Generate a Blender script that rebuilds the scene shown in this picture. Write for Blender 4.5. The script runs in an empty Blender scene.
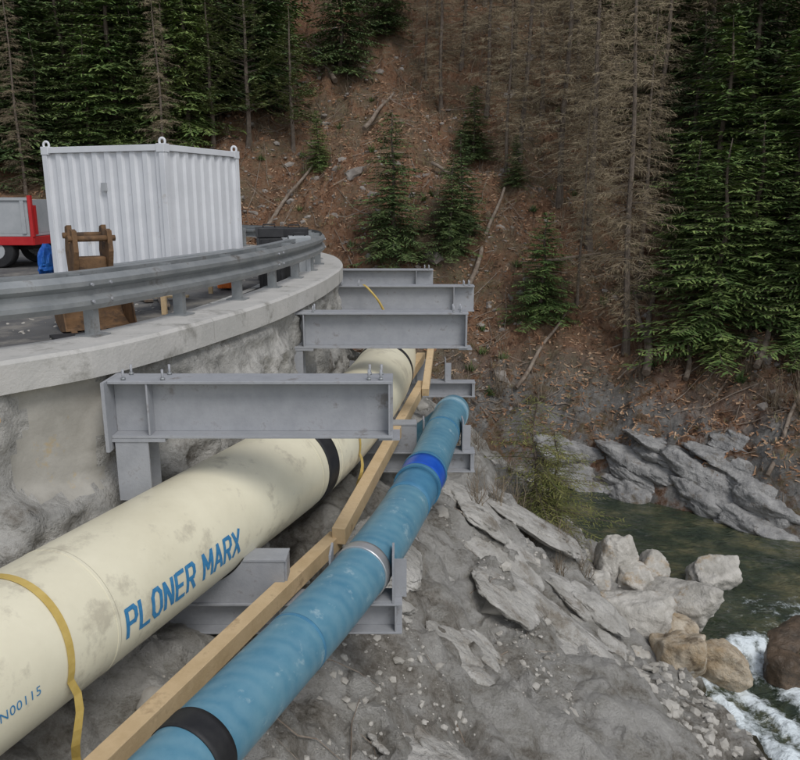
import bpy, bmesh, math, random
import numpy as np
from mathutils import Vector, Matrix
S=bpy.context.scene
PI=math.pi
# ------------------------------------------------------------ noise
def _h(ix,iy,iz,s):
    n=(ix.astype(np.int64)*374761393+iy.astype(np.int64)*668265263+iz.astype(np.int64)*1274126177+s*974634777)&0xffffffff
    n=((n^(n>>13))*1274126177)&0xffffffff
    n=((n^(n>>16))*2246822519)&0xffffffff
    n=n^(n>>15)
    return (n&0xffffff)/float(0xffffff)
def vn(x,y,z=None,s=0):
    x=np.asarray(x,float);y=np.asarray(y,float)
    z=np.zeros_like(x) if z is None else np.asarray(z,float)
    ix,iy,iz=np.floor(x),np.floor(y),np.floor(z)
    fx,fy,fz=x-ix,y-iy,z-iz
    fx=fx*fx*(3-2*fx);fy=fy*fy*(3-2*fy);fz=fz*fz*(3-2*fz)
    r=0
    for a in (0,1):
        for b in (0,1):
            for c in (0,1):
                r=r+_h(ix+a,iy+b,iz+c,s)*(fx if a else 1-fx)*(fy if b else 1-fy)*(fz if c else 1-fz)
    return r*2-1
def fbm(x,y,z=None,s=0,o=4,g=.5):
    t=0;a=1;f=1
    for i in range(o):
        t=t+a*vn(np.asarray(x)*f,np.asarray(y)*f,None if z is None else np.asarray(z)*f,s+i*7)
        a*=g;f*=2.03
    return t
def ridge(x,y,z=None,s=0,o=4,g=.5):
    t=0;a=1;f=1
    for i in range(o):
        t=t+a*(1-2*np.abs(vn(np.asarray(x)*f,np.asarray(y)*f,None if z is None else np.asarray(z)*f,s+i*5)))
        a*=g;f*=2.1
    return t
# ------------------------------------------------------------ materials
def mk(name,c1,c2=None,scale=4,rough=.8,bump=.3,bscale=20,metal=0,c3=None,s3=1.0,t3=.55,dist=.02,detail=5,spec=.3,wave=None,b2=None):
    m=bpy.data.materials.new(name);m.use_nodes=True
    N=m.node_tree.nodes;L=m.node_tree.links
    b=N['Principled BSDF']
    b.inputs['Roughness'].default_value=rough;b.inputs['Metallic'].default_value=metal
    b.inputs['Specular IOR Level'].default_value=spec
    tc=N.new('ShaderNodeTexCoord')
    n=N.new('ShaderNodeTexNoise');n.inputs['Scale'].default_value=scale;n.inputs['Detail'].default_value=detail;n.inputs['Roughness'].default_value=.65
    L.new(tc.outputs['Object'],n.inputs['Vector'])
    r=N.new('ShaderNodeValToRGB');r.color_ramp.elements[0].position=.32;r.color_ramp.elements[1].position=.68
    r.color_ramp.elements[0].color=(*c1,1);r.color_ramp.elements[1].color=(*(c2 or c1),1)
    L.new(n.outputs['Fac'],r.inputs['Fac'])
    out=r.outputs['Color']
    if wave:
        wv=N.new('ShaderNodeTexWave');wv.bands_direction='Y';wv.inputs['Scale'].default_value=wave[0];wv.inputs['Distortion'].default_value=5;wv.inputs['Detail'].default_value=4
        wv.inputs['Detail Scale'].default_value=2.5
        L.new(tc.outputs['Object'],wv.inputs['Vector'])
        q=N.new('ShaderNodeMath');q.operation='MULTIPLY';q.inputs[1].default_value=wave[2];L.new(wv.outputs['Fac'],q.inputs[0])
        mx=N.new('ShaderNodeMix');mx.data_type='RGBA';L.new(q.outputs[0],mx.inputs[0]);L.new(out,mx.inputs[6]);mx.inputs[7].default_value=(*wave[1],1);out=mx.outputs[2]
    if c3:
        n3=N.new('ShaderNodeTexNoise');n3.inputs['Scale'].default_value=s3;n3.inputs['Detail'].default_value=7;n3.inputs['Roughness'].default_value=.7
        L.new(tc.outputs['Object'],n3.inputs['Vector'])
        r3=N.new('ShaderNodeValToRGB');r3.color_ramp.elements[0].position=t3;r3.color_ramp.elements[1].position=t3+.12
        r3.color_ramp.elements[0].color=(0,0,0,1);r3.color_ramp.elements[1].color=(1,1,1,1)
        L.new(n3.outputs['Fac'],r3.inputs['Fac'])
        mx=N.new('ShaderNodeMix');mx.data_type='RGBA'
        L.new(r3.outputs['Color'],mx.inputs[0]);L.new(out,mx.inputs[6]);mx.inputs[7].default_value=(*c3,1)
        out=mx.outputs[2]
    L.new(out,b.inputs['Base Color'])
    if bump:
        nb=N.new('ShaderNodeTexNoise');nb.inputs['Scale'].default_value=bscale;nb.inputs['Detail'].default_value=5;nb.inputs['Roughness'].default_value=.65
        L.new(tc.outputs['Object'],nb.inputs['Vector'])
        bp=N.new('ShaderNodeBump');bp.inputs['Strength'].default_value=bump;bp.inputs['Distance'].default_value=dist
        L.new(nb.outputs['Fac'],bp.inputs['Height']);L.new(bp.outputs['Normal'],b.inputs['Normal'])
    return m
M={}
M['cap']=mk('cap_concrete',(.42,.41,.385),(.52,.50,.47),2,.9,.4,30,c3=(.27,.26,.235),s3=2.2,t3=.55)
M['shot']=mk('shotcrete',(.22,.215,.20),(.43,.415,.385),3,.95,.9,9,c3=(.15,.135,.115),s3=1.6,t3=.56,dist=.06)
M['panel']=mk('cast_concrete',(.30,.285,.25),(.40,.38,.34),2.5,.9,.4,12,c3=(.42,.31,.15),s3=2.6,t3=.62)
M['asphalt']=mk('asphalt',(.085,.083,.082),(.13,.128,.125),1.5,.9,.4,80,c3=(.22,.205,.18),s3=1.2,t3=.50)
M['steel']=mk('painted_steel',(.28,.288,.305),(.35,.357,.375),5,.5,.15,40,c3=(.20,.188,.18),s3=5,t3=.58,spec=.5)
M['galv']=mk('galvanised_steel',(.24,.255,.26),(.36,.37,.37),3,.5,.1,30,metal=.45,c3=(.16,.145,.13),s3=3,t3=.57)
M['cream']=mk('cream_pipe_coating',(.65,.60,.445),(.77,.72,.55),1.0,.38,.08,12,c3=(.52,.475,.36),s3=2.6,t3=.54,spec=.4)
M['blk']=mk('black_rubber',(.015,.015,.017),(.03,.03,.03),6,.55,.1)
M['bluetext']=mk('blue_stencil_paint',(.03,.17,.36),(.06,.25,.46),30,.6,0)
M['bright']=mk('blue_coupling',(.01,.07,.42),(.02,.11,.50),6,.3,.05)
M['collar']=mk('pale_blue_collar',(.20,.34,.42),(.3,.44,.50),6,.5,.05)
M['bluewrap']=mk('mid_blue_wrap',(.05,.17,.29),(.08,.23,.35),6,.4,.1)
M['bluep']=mk('blue_pipe_wrap',(.065,.195,.285),(.12,.27,.35),3,.36,.25,14,c3=(.30,.42,.47),s3=6.5,t3=.59,spec=.5,wave=(2.3,(.18,.32,.39),.3),dist=.01)
M['stain']=mk('stainless_band',(.5,.52,.53),(.6,.6,.6),6,.35,.05,metal=.7)
M['wood']=mk('sawn_timber',(.50,.36,.20),(.64,.48,.29),3,.75,.3,20,c3=(.36,.25,.14),s3=3,t3=.56)
M['strap']=mk('yellow_strap',(.46,.32,.08),(.56,.41,.13),8,.7,.1)
M['white']=mk('white_container_paint',(.58,.59,.61),(.68,.69,.71),1.5,.5,.05,10,c3=(.44,.40,.35),s3=2.6,t3=.63)
M['rust']=mk('rusty_steel',(.11,.065,.035),(.21,.12,.06),7,.8,.4,30,c3=(.07,.045,.03),s3=5,t3=.5)
M['red']=mk('red_paint',(.42,.015,.02),(.5,.03,.03),3,.4,0)
M['greyp']=mk('grey_truck_paint',(.32,.34,.35),(.42,.43,.44),2,.5,.05)
M['dark']=mk('dark_plastic',(.02,.02,.022),(.04,.04,.042),5,.6,.1)
M['glass']=mk('dark_glass',(.02,.025,.03),(.03,.035,.04),2,.1,0,spec=.6)
M['orange']=mk('orange_plastic',(.55,.12,.02),(.6,.16,.03),3,.5,0)
M['tarp']=mk('blue_tarp',(.02,.10,.42),(.03,.16,.5),3,.5,.2)
M['boulder']=mk('pale_boulder',(.34,.32,.28),(.56,.53,.48),3.5,.85,.9,9,c3=(.34,.25,.15),s3=2.0,t3=.57,dist=.06)
M['ochre']=mk('ochre_boulder',(.30,.22,.13),(.50,.44,.35),3.5,.8,.9,9,c3=(.12,.09,.06),s3=2.4,t3=.54,dist=.06)
M['wetrock']=mk('wet_rock',(.05,.04,.03),(.15,.105,.07),2.5,.35,.8,9,dist=.06)
M['outcrop']=mk('grey_schist',(.19,.188,.183),(.40,.39,.375),3.0,.85,1,6,c3=(.14,.115,.085),s3=1.6,t3=.54,dist=.12)
M['bslab']=mk('pale_bank_rock',(.30,.285,.255),(.52,.50,.465),2.4,.9,1,7,c3=(.22,.195,.16),s3=1.8,t3=.54,dist=.10)
M['bark']=mk('bark',(.09,.07,.055),(.19,.155,.125),8,.95,.6,30)
M['log']=mk('dead_log_bark',(.13,.095,.07),(.28,.235,.19),6,.95,.5,30)
M['twig']=mk('bare_twigs',(.13,.10,.07),(.26,.21,.15),3,.95,0)
M['stone']=mk('stones',(.16,.135,.115),(.34,.31,.28),1.2,.9,.5,10)
M['bstone']=mk('bank_rubble',(.30,.28,.245),(.50,.475,.43),2.2,.9,.5,10)
def foliage(name,c1,c2,c3):
    m=bpy.data.materials.new(name);m.use_nodes=True
    N=m.node_tree.nodes;L=m.node_tree.links;b=N['Principled BSDF'];b.inputs['Roughness'].default_value=.75
    b.inputs['Specular IOR Level'].default_value=.15
    g=N.new('ShaderNodeNewGeometry');o=N.new('ShaderNodeObjectInfo')
    tc=N.new('ShaderNodeTexCoord');n=N.new('ShaderNodeTexNoise');n.inputs['Scale'].default_value=1.6;n.inputs['Detail'].default_value=1
    L.new(tc.outputs['Object'],n.inputs['Vector'])
    a=N.new('ShaderNodeMath');a.operation='MULTIPLY_ADD';a.inputs[1].default_value=.35;L.new(g.outputs['Random Per Island'],a.inputs[0])
    mm=N.new('ShaderNodeMath');mm.operation='MULTIPLY';mm.inputs[1].default_value=.8;L.new(n.outputs['Fac'],mm.inputs[0]);L.new(mm.outputs[0],a.inputs[2])
    a2=N.new('ShaderNodeMath');a2.operation='MULTIPLY_ADD';a2.inputs[1].default_value=.25;L.new(o.outputs['Random'],a2.inputs[0]);L.new(a.outputs[0],a2.inputs[2])
    r=N.new('ShaderNodeValToRGB');r.color_ramp.elements[0].position=.3;r.color_ramp.elements[1].position=.95
    r.color_ramp.elements[0].color=(*c1,1);r.color_ramp.elements[1].color=(*c3,1)
    e=r.color_ramp.elements.new(.6);e.color=(*c2,1)
    L.new(a2.outputs[0],r.inputs['Fac']);L.new(r.outputs['Color'],b.inputs['Base Color'])
    return m
M['spruce']=foliage('spruce_needles',(.03,.052,.026),(.075,.12,.045),(.15,.20,.07))
M['spruceg']=foliage('bright_spruce_needles',(.04,.07,.025),(.10,.165,.05),(.20,.26,.08))
M['pine']=foliage('pine_needles',(.06,.08,.03),(.13,.165,.06),(.22,.26,.10))
M['larch']=foliage('larch_twigs',(.15,.115,.075),(.27,.215,.14),(.42,.35,.23))
M['bushn']=foliage('young_fir_needles',(.06,.08,.025),(.13,.14,.045),(.24,.22,.08))
M['grass']=foliage('dry_grass',(.14,.11,.055),(.25,.20,.11),(.34,.31,.16))
M['litter']=foliage('needle_litter',(.09,.05,.03),(.27,.145,.08),(.46,.33,.22))
# ------------------------------------------------------------ mesh helpers
def mesh(name,V,F,mat=None,smooth=False,parent=None,mi=None,mats=None):
    me=bpy.data.meshes.new(name)
    me.from_pydata([tuple(v) for v in V],[],[tuple(f) for f in F]);me.update()
    for m in (mats or ([mat] if mat else [])): me.materials.append(m)
    if mi is not None: me.polygons.foreach_set('material_index',mi)
    if smooth: me.polygons.foreach_set('use_smooth',[True]*len(me.polygons))
    o=bpy.data.objects.new(name,me);S.collection.objects.link(o)
    if parent: o.parent=parent
    return o
def empty(name,loc=(0,0,0)):
    o=bpy.data.objects.new(name,None);o.location=loc;S.collection.objects.link(o);o.empty_display_size=.2;return o
BF=[(0,3,2,1),(4,5,6,7),(0,1,5,4),(1,2,6,5),(2,3,7,6),(3,0,4,7)]
def boxv(x0,x1,y0,y1,z0,z1): return [(x0,y0,z0),(x1,y0,z0),(x1,y1,z0),(x0,y1,z0),(x0,y0,z1),(x1,y0,z1),(x1,y1,z1),(x0,y1,z1)]
def boxes(name,bs,mat,parent=None,bev=0,xf=None):
    V=[];F=[]
    for b in bs:
        k=len(V);V+=boxv(*b);F+=[tuple(i+k for i in f) for f in BF]
    if xf: V=[xf(v) for v in V]
    o=mesh(name,V,F,mat,parent=parent)
    if bev:
        m=o.modifiers.new('b','BEVEL');m.width=bev;m.segments=2
    return o
def cr(pts,n=10):
    P=[np.array(p,float) for p in pts];P=[2*P[0]-P[1]]+P+[2*P[-1]-P[-2]]
    out=[]
    for i in range(1,len(P)-2):
        a,b,c,d=P[i-1:i+3]
        for k in range(n):
            t=k/n;out.append(.5*((2*b)+(-a+c)*t+(2*a-5*b+4*c-d)*t*t+(-a+3*b-3*c+d)*t**3))
    out.append(P[-2]);return np.array(out)
def resample(p,step):
    d=np.r_[0,np.cumsum(np.linalg.norm(np.diff(p,axis=0),axis=1))];n=max(2,int(d[-1]/step)+1)
    s=np.linspace(0,d[-1],n);return np.stack([np.interp(s,d,p[:,i]) for i in range(p.shape[1])],1)
def offs(p,d):
    t=np.gradient(p[:,:2],axis=0);t/=np.linalg.norm(t,axis=1)[:,None]
    n=np.stack([t[:,1],-t[:,0]],1)
    return p[:,:2]+n*d
def sweep_prof(name,path,prof,mat,parent=None,smooth=False,closed=True,z0=0):
    path=np.asarray(path)[:,:2];V=[];F=[];k=len(prof)
    O=[offs(path,p[0]) for p in prof]
    for i in range(len(path)):
        for j,p in enumerate(prof): V.append((O[j][i][0],O[j][i][1],p[1]+z0))
    for i in range(len(path)-1):
        for j in range(k if closed else k-1):
            a=i*k+j;b=i*k+(j+1)%k;F.append((a,a+k,b+k,b))
    if closed: F.append(tuple(range(k)));F.append(tuple(len(V)-k+q for q in range(k))[::-1])
    return mesh(name,V,F,mat,smooth,parent)
def tube(name,path,r,mat,parent=None,seg=24,caps=True,rf=None):
    P=[Vector(p) for p in path];V=[];F=[]
    t=(P[1]-P[0]).normalized();u=t.cross(Vector((0,0,1)))
    if u.length<.1:u=t.cross(Vector((1,0,0)))
    u.normalize()
    for i,p in enumerate(P):
        tt=(P[min(i+1,len(P)-1)]-P[max(i-1,0)]).normalized()
        u=(u-tt*u.dot(tt)).normalized();w=u.cross(tt)
        rr=r if rf is None else rf[i]
        for k in range(seg):
            a=2*PI*k/seg;V.append(p+u*math.cos(a)*rr+w*math.sin(a)*rr)
    for i in range(len(P)-1):
        for k in range(seg):
            a=i*seg+k;b=i*seg+(k+1)%seg;F.append((a,b,b+seg,a+seg))
    n=len(F)
    if caps: F.append(tuple(range(seg))[::-1]);F.append(tuple(len(V)-seg+k for k in range(seg)))
    o=mesh(name,V,F,mat,False,parent)
    sm=[True]*n+[False]*(len(F)-n);o.data.polygons.foreach_set('use_smooth',sm)
    return o
# ------------------------------------------------------------ layout curves
W=cr([(-20,-16),(-14,-8),(-9,-2),(-6,2),(-4.2,4.25),(-3.05,5.67),(-2.42,6.55),(-1.85,8.2),(-1.45,9.9),(-1.15,12.5),(-1.12,15),(-1.6,17.6),(-2.8,20),(-5,22),(-9,24),(-16,26),(-32,29),(-60,34)],12)
FB=np.array([(-90,26),(-20,21.5),(-6,21),(0,21.2),(2.7,21),(5.6,19.9),(7.9,17.6),(9.4,16.5),(14,13),(25,8),(90,-10)],float)
def sdist(pl,x,y):
    x=np.asarray(x,float);y=np.asarray(y,float);best=np.full(x.shape,1e9);sg=np.ones(x.shape)
    for a,b in zip(pl[:-1],pl[1:]):
        d=b-a;l2=d@d
        t=np.clip(((x-a[0])*d[0]+(y-a[1])*d[1])/l2,0,1)
        dx=x-a[0]-t*d[0];dy=y-a[1]-t*d[1];q=dx*dx+dy*dy
        c=d[0]*dy-d[1]*dx
        m=q<best;best=np.where(m,q,best);sg=np.where(m,np.where(c>0,1,-1),sg)
    return np.sqrt(best)*sg   # + = left of travel
Wc=W[::3]
def height(x,y,masks=False):
    x=np.asarray(x,float);y=np.asarray(y,float)
    t=-sdist(Wc,x,y)
    s=sdist(FB,x,y)
    te=t-.75*np.exp(-((y-8.6)/2.0)**2)*np.clip((t-3)/2,0,1)
    near=np.interp(te,[-.9,-.45,0,.6,3,5.0,5.7,6.5],[.2,-1.9,-1.95,-2.3,-4.1,-5.9,-6.3,-6.9])
    nz=np.clip(t/.8,0,1)
    near=near+nz*(ridge(x*.6+y*.25,y*.5,s=3,o=5,g=.5)*.18+fbm(x*2.2,y*2.2,s=9,o=5,g=.58)*.09+ridge(x*.35+y*.2,y*1.3,s=17,o=5,g=.58)*.13)
    lg=fbm(x*.5,y*.5,s=13,o=3)*1.2+near*1.1
    near=near+nz*.24*(np.abs((lg%1)-.5)*2)**.45
    far=np.interp(s,[-2,-.4,.2,.9,3,200],[-7,-6.4,-5.6,-4.9,-3.4,151])
    f=np.clip((s)/6,0,1)
    far=far+f*(fbm(x*.11,y*.11,s=21,o=3)*1.3+ridge(x*.35,y*.35,s=31,o=5,g=.55)*.40)+np.clip(s/1,0,1)*fbm(x*1.3,y*1.3,s=41,o=6,g=.6)*.18
    far=far+np.exp(-((s-.8)/1.2)**2)*ridge(x*.8+y*.3,y*.9,s=51,o=5)*.22
    bed=-6.75+fbm(x,y,s=61)*.15
    h=np.maximum(np.maximum(near,far),bed)
    if masks: return h,t,s,near,far
    return h
# ------------------------------------------------------------ terrain
def axis(lo,a,b,hi,fine,g=1.06):
    c=list(np.arange(a,b,fine));st=fine;v=c[-1]
    while v<hi: st=min(st*g,2.5);v+=st;c.append(v)
    st=fine;v=c[0];l=[]
    while v>lo: st=min(st*1.1,2.5);v-=st;l.append(v)
    return np.array(l[::-1]+c)
def gridmesh(name,xs,ys,Z):
    nx,ny=len(xs),len(ys);X,Y=np.meshgrid(xs,ys)
    me=bpy.data.meshes.new(name);idx=np.arange(nx*ny).reshape(ny,nx)
    F=np.stack([idx[:-1,:-1],idx[:-1,1:],idx[1:,1:],idx[1:,:-1]],-1).reshape(-1,4)
    me.vertices.add(nx*ny);me.vertices.foreach_set('co',np.stack([X.ravel(),Y.ravel(),Z],1).ravel())
    me.loops.add(F.size);me.loops.foreach_set('vertex_index',F.ravel().astype(np.int32))
    me.polygons.add(len(F));me.polygons.foreach_set('loop_start',(np.arange(len(F))*4).astype(np.int32));me.polygons.foreach_set('loop_total',np.full(len(F),4,np.int32))
    me.update(calc_edges=True);me.polygons.foreach_set('use_smooth',[True]*len(F))
    o=bpy.data.objects.new(name,me);S.collection.objects.link(o);return o,me
xs=axis(-90,-5,12,90,.07);ys=axis(-20,2.5,29,150,.08)
X,Y=np.meshgrid(xs,ys);Xf,Yf=X.ravel(),Y.ravel()
Z,tt,ss,nr,fr=height(Xf,Yf,True)
ter,me=gridmesh('ground_terrain',xs,ys,Z)
bank=np.clip((nr-fr)/.4+.5,0,1)*np.clip((tt+1.2)/.3,0,1)
rock=np.clip(1.5*np.exp(-((ss-.6)/1.5)**2)*(fr>nr),0,1)
for n,a in (('bank',bank),('rock',rock),('wet',np.clip((-6.0-Z)/.15,0,1))):
    at=me.attributes.new(n,'FLOAT','POINT');at.data.foreach_set('value',a.astype(np.float32))
def terrain_mat():
    m=bpy.data.materials.new('terrain');m.use_nodes=True;N=m.node_tree.nodes;L=m.node_tree.links;b=N['Principled BSDF']
    b.inputs['Roughness'].default_value=.92;b.inputs['Specular IOR Level'].default_value=.2
    tc=N.new('ShaderNodeTexCoord')
    def noise(sc,det=8,ro=.6,mp=None):
        n=N.new('ShaderNodeTexNoise');n.inputs['Scale'].default_value=sc;n.inputs['Detail'].default_value=det;n.inputs['Roughness'].default_value=ro
        if mp:
            q=N.new('ShaderNodeMapping');q.inputs['Scale'].default_value=mp[0];q.inputs['Rotation'].default_value=mp[1];L.new(tc.outputs['Object'],q.inputs['Vector']);L.new(q.outputs[0],n.inputs['Vector'])
        else: L.new(tc.outputs['Object'],n.inputs['Vector'])
        return n.outputs['Fac']
    def ramp(f,els):
        r=N.new('ShaderNodeValToRGB');e=r.color_ramp.elements
        e[0].position=els[0][0];e[0].color=(*els[0][1],1);e[1].position=els[-1][0];e[1].color=(*els[-1][1],1)
        for p,c in els[1:-1]: q=e.new(p);q.color=(*c,1)
        L.new(f,r.inputs['Fac']);return r.outputs['Color']
    def mix(f,a,c):
        x=N.new('ShaderNodeMix');x.data_type='RGBA';L.new(f,x.inputs[0]);L.new(a,x.inputs[6]);L.new(c,x.inputs[7]);return x.outputs[2]
    def attr(n):
        a=N.new('ShaderNodeAttribute');a.attribute_name=n;return a.outputs['Fac']
    k=lambda v:(v,v,v)
    forest=ramp(noise(3.2,9,.85),[(.36,(.055,.038,.028)),(.45,(.20,.105,.062)),(.52,(.32,.175,.10)),(.58,(.23,.165,.12)),(.66,(.42,.36,.30))])
    big=ramp(noise(.3,6,.7),[(.44,k(0)),(.58,k(1))])
    forest2=ramp(noise(4.2,9,.85),[(.36,(.06,.05,.038)),(.47,(.20,.155,.11)),(.56,(.17,.155,.085)),(.67,(.38,.35,.30))])
    bigm=N.new('ShaderNodeMath');bigm.operation='MULTIPLY';bigm.inputs[1].default_value=.8;L.new(big,bigm.inputs[0])
    fo=mix(bigm.outputs[0],forest,forest2)
    bk=ramp(noise(1.5,9,.75,((.6,1.4,1.4),(0,0,.3))),[(.34,(.18,.155,.125)),(.43,(.37,.35,.31)),(.52,(.50,.48,.445)),(.68,(.60,.58,.54))])
    bk2=ramp(noise(9,7,.75),[(.35,(.16,.14,.11)),(.62,(.42,.39,.345))])
    bkm=ramp(noise(.45,8,.65),[(.52,k(0)),(.58,k(1))])
    bk=mix(bkm,bk,bk2)
    rk=ramp(noise(2.5,9,.8),[(.3,(.10,.095,.085)),(.5,(.24,.23,.215)),(.7,(.42,.405,.38))])
    rn=ramp(noise(1.6,8,.75),[(.42,k(0)),(.52,k(1))])
    rm=N.new('ShaderNodeMath');rm.operation='MULTIPLY';L.new(attr('rock'),rm.inputs[0]);L.new(rn,rm.inputs[1])
    c=mix(rm.outputs[0],fo,rk);c=mix(attr('bank'),c,bk)
    wetc=ramp(noise(3,6),[(.3,(.04,.037,.025)),(.7,(.12,.105,.065))])
    c=mix(attr('wet'),c,wetc)
    L.new(c,b.inputs['Base Color'])
    bp=N.new('ShaderNodeBump');bp.inputs['Strength'].default_value=1;bp.inputs['Distance'].default_value=.25
    L.new(noise(3.5,9,.75),bp.inputs['Height'])
    bp2=N.new('ShaderNodeBump');bp2.inputs['Strength'].default_value=.9;bp2.inputs['Distance'].default_value=.05
    L.new(noise(18,5,.75),bp2.inputs['Height']);L.new(bp.outputs['Normal'],bp2.inputs['Normal']);L.new(bp2.outputs['Normal'],b.inputs['Normal'])
    return m
me.materials.append(terrain_mat())
# ------------------------------------------------------------ water
wx=np.arange(-6,26,.12);wy=np.arange(-14,23,.12)
XX,YY=np.meshgrid(wx,wy);xf,yf=XX.ravel(),YY.ravel()
drop=np.clip((12.2-yf+ .3*(xf-5))/1.6,0,1)
wz=-6.0-.45*drop*drop*(3-2*drop)+fbm(xf*1.1,yf*1.1,s=90,o=4)*.03*(1+4*drop)
foam=np.clip(drop*4,0,1)*np.clip(1-(8.9-yf)/2,0,1)*np.exp(-((xf-5.8)/1.4)**4)
foam=foam*(.32+.62*ridge(xf*1.7+yf*.6,yf*.9,s=95,o=5))
foam=np.maximum(foam,.30*np.exp(-((yf-13.2)/.6)**2)*np.exp(-((xf-7.5)/1.2)**2))
wo,me=gridmesh('river_water',wx,wy,wz+foam*.12)
at=me.attributes.new('foam','FLOAT','POINT');at.data.foreach_set('value',foam.astype(np.float32))
m=bpy.data.materials.new('water');m.use_nodes=True;N=m.node_tree.nodes;L=m.node_tree.links;b=N['Principled BSDF']
tc=N.new('ShaderNodeTexCoord')
n1=N.new('ShaderNodeTexNoise');n1.inputs['Scale'].default_value=1.3;n1.inputs['Detail'].default_value=7;n1.inputs['Roughness'].default_value=.7;L.new(tc.outputs['Object'],n1.inputs['Vector'])
r1=N.new('ShaderNodeValToRGB');r1.color_ramp.elements[0].position=.36;r1.color_ramp.elements[0].color=(.018,.028,.018,1);r1.color_ramp.elements[1].position=.68;r1.color_ramp.elements[1].color=(.13,.12,.065,1)
e=r1.color_ramp.elements.new(.5);e.color=(.042,.052,.030,1)
L.new(n1.outputs['Fac'],r1.inputs['Fac'])
fa=N.new('ShaderNodeAttribute');fa.attribute_name='foam'
n2=N.new('ShaderNodeTexNoise');n2.inputs['Scale'].default_value=5;n2.inputs['Detail'].default_value=9;n2.inputs['Roughness'].default_value=.75;L.new(tc.outputs['Object'],n2.inputs['Vector'])
ma=N.new('ShaderNodeMath');ma.operation='MULTIPLY_ADD';ma.inputs[1].default_value=2.6;L.new(n2.outputs['Fac'],ma.inputs[0]);ma.inputs[2].default_value=-1.3
mb=N.new('ShaderNodeMath');mb.operation='ADD';L.new(fa.outputs['Fac'],mb.inputs[0]);L.new(ma.outputs[0],mb.inputs[1])
r2=N.new('ShaderNodeValToRGB');r2.color_ramp.elements[0].position=.3;r2.color_ramp.elements[1].position=.9;L.new(mb.outputs[0],r2.inputs['Fac'])
fm=N.new('ShaderNodeMapRange');fm.inputs['From Min'].default_value=.02;fm.inputs['From Max'].default_value=.15;L.new(fa.outputs['Fac'],fm.inputs['Value'])
fm2=N.new('ShaderNodeMath');fm2.operation='MULTIPLY';L.new(fm.outputs[0],fm2.inputs[0]);L.new(r2.outputs['Color'],fm2.inputs[1])
mx=N.new('ShaderNodeMix');mx.data_type='RGBA';L.new(fm2.outputs[0],mx.inputs[0]);L.new(r1.outputs['Color'],mx.inputs[6]);mx.inputs[7].default_value=(.72,.78,.80,1)
L.new(mx.outputs[2],b.inputs['Base Color'])
mr=N.new('ShaderNodeMath');mr.operation='MULTIPLY_ADD';mr.inputs[1].default_value=.6;mr.inputs[2].default_value=.07;L.new(fm2.outputs[0],mr.inputs[0]);L.new(mr.outputs[0],b.inputs['Roughness'])
mp=N.new('ShaderNodeMapping');mp.inputs['Scale'].default_value=(1.0,1.6,1);mp.inputs['Rotation'].default_value=(0,0,.5);L.new(tc.outputs['Object'],mp.inputs['Vector'])
n3=N.new('ShaderNodeTexNoise');n3.inputs['Scale'].default_value=3.2;n3.inputs['Detail'].default_value=5;n3.inputs['Distortion'].default_value=.8;L.new(mp.outputs['Vector'],n3.inputs['Vector'])
bp=N.new('ShaderNodeBump');bp.inputs['Strength'].default_value=.65;bp.inputs['Distance'].default_value=.16;L.new(n3.outputs['Fac'],bp.inputs['Height']);L.new(bp.outputs['Normal'],b.inputs['Normal'])
me.materials.append(m)
# ------------------------------------------------------------ road, cap, wall
Wr=resample(W,.25)
ins=offs(Wr,-.62)
V=[(p[0],p[1],.30) for p in ins]+[(-60,34,.30),(-60,-16,.30)]
mesh('road_asphalt',V,[tuple(range(len(V)))[::-1]],M['asphalt'])
lp=Wr[(Wr[:,1]>-2)&(Wr[:,0]>-12)]
sweep_prof('road_edge_line',lp,[(-1.3,.304),(-1.18,.304)],mk('worn_white_paint',(.45,.45,.43),(.6,.6,.58),8,.7,0,c3=(.15,.15,.15),s3=6,t3=.5),closed=False)
co_=empty('concrete_coping')
ntot=len(Wr);seg=24
for i in range(0,ntot-1,seg):
    pth=Wr[i:min(i+seg+1,ntot)].copy()
    if len(pth)<3: continue
    d=(pth[-1]-pth[-2]);pth[-1]=pth[-1]-d/np.linalg.norm(d)*.008
    sweep_prof('coping_bay',pth,[(-.64,.20),(-.64,.47),(-.61,.50),(-.03,.50),(0,.47),(0,.24),(-.12,.22)],M['cap'],co_)
Ws=resample(W[(W[:,1]>-4)&(W[:,0]>-22)],.06)
t_=np.gradient(Ws[:,:2],axis=0);t_/=np.linalg.norm(t_,axis=1)[:,None];nn=np.stack([t_[:,1],-t_[:,0]],1)
zs=np.linspace(.235,-3.2,60)
A,B=np.meshgrid(np.arange(len(Ws)),zs,indexing='ij')
px=Ws[A,0];py=Ws[A,1]
amp=.12+.12*np.clip((-B-.6)/1,0,1)
flat=np.exp(-((py-6.0+fbm(B*2,py*0,s=4,o=3)*.12)/.30)**6)*np.clip((B+.75+fbm(py*3,py*0,s=14,o=3)*.15)/.1,0,1)
of=-.15+amp*(ridge(px*1.3+py*.5,py*1.3,B*1.6,s=5,o=6,g=.62)*.6+.15)+np.clip(-B-1.3,0,3)*.35
lowbulge=np.clip((-B-.40+.25*fbm(px*1.2,py*1.2,s=6,o=3))/.15,0,1)*np.exp(-((py-4.9)/1.3)**4)
of=of+lowbulge*(.18+.12*ridge(px*1.6,py*1.6,B*2,s=15,o=5,g=.62))
mid=np.exp(-((py-8.6)/1.3)**4)*np.clip((-B+.05)/.3,0,1)*(B>-1.0)
of=of+mid*.10*ridge(px*2,py*2,B*2.4,s=25,o=4,g=.6)
of=of*(1-flat)+flat*-.14
of=np.where(B>.17,np.minimum(of,-.06),of)
V=np.stack([px+nn[A,0]*of,py+nn[A,1]*of,B],-1).reshape(-1,3)
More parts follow.
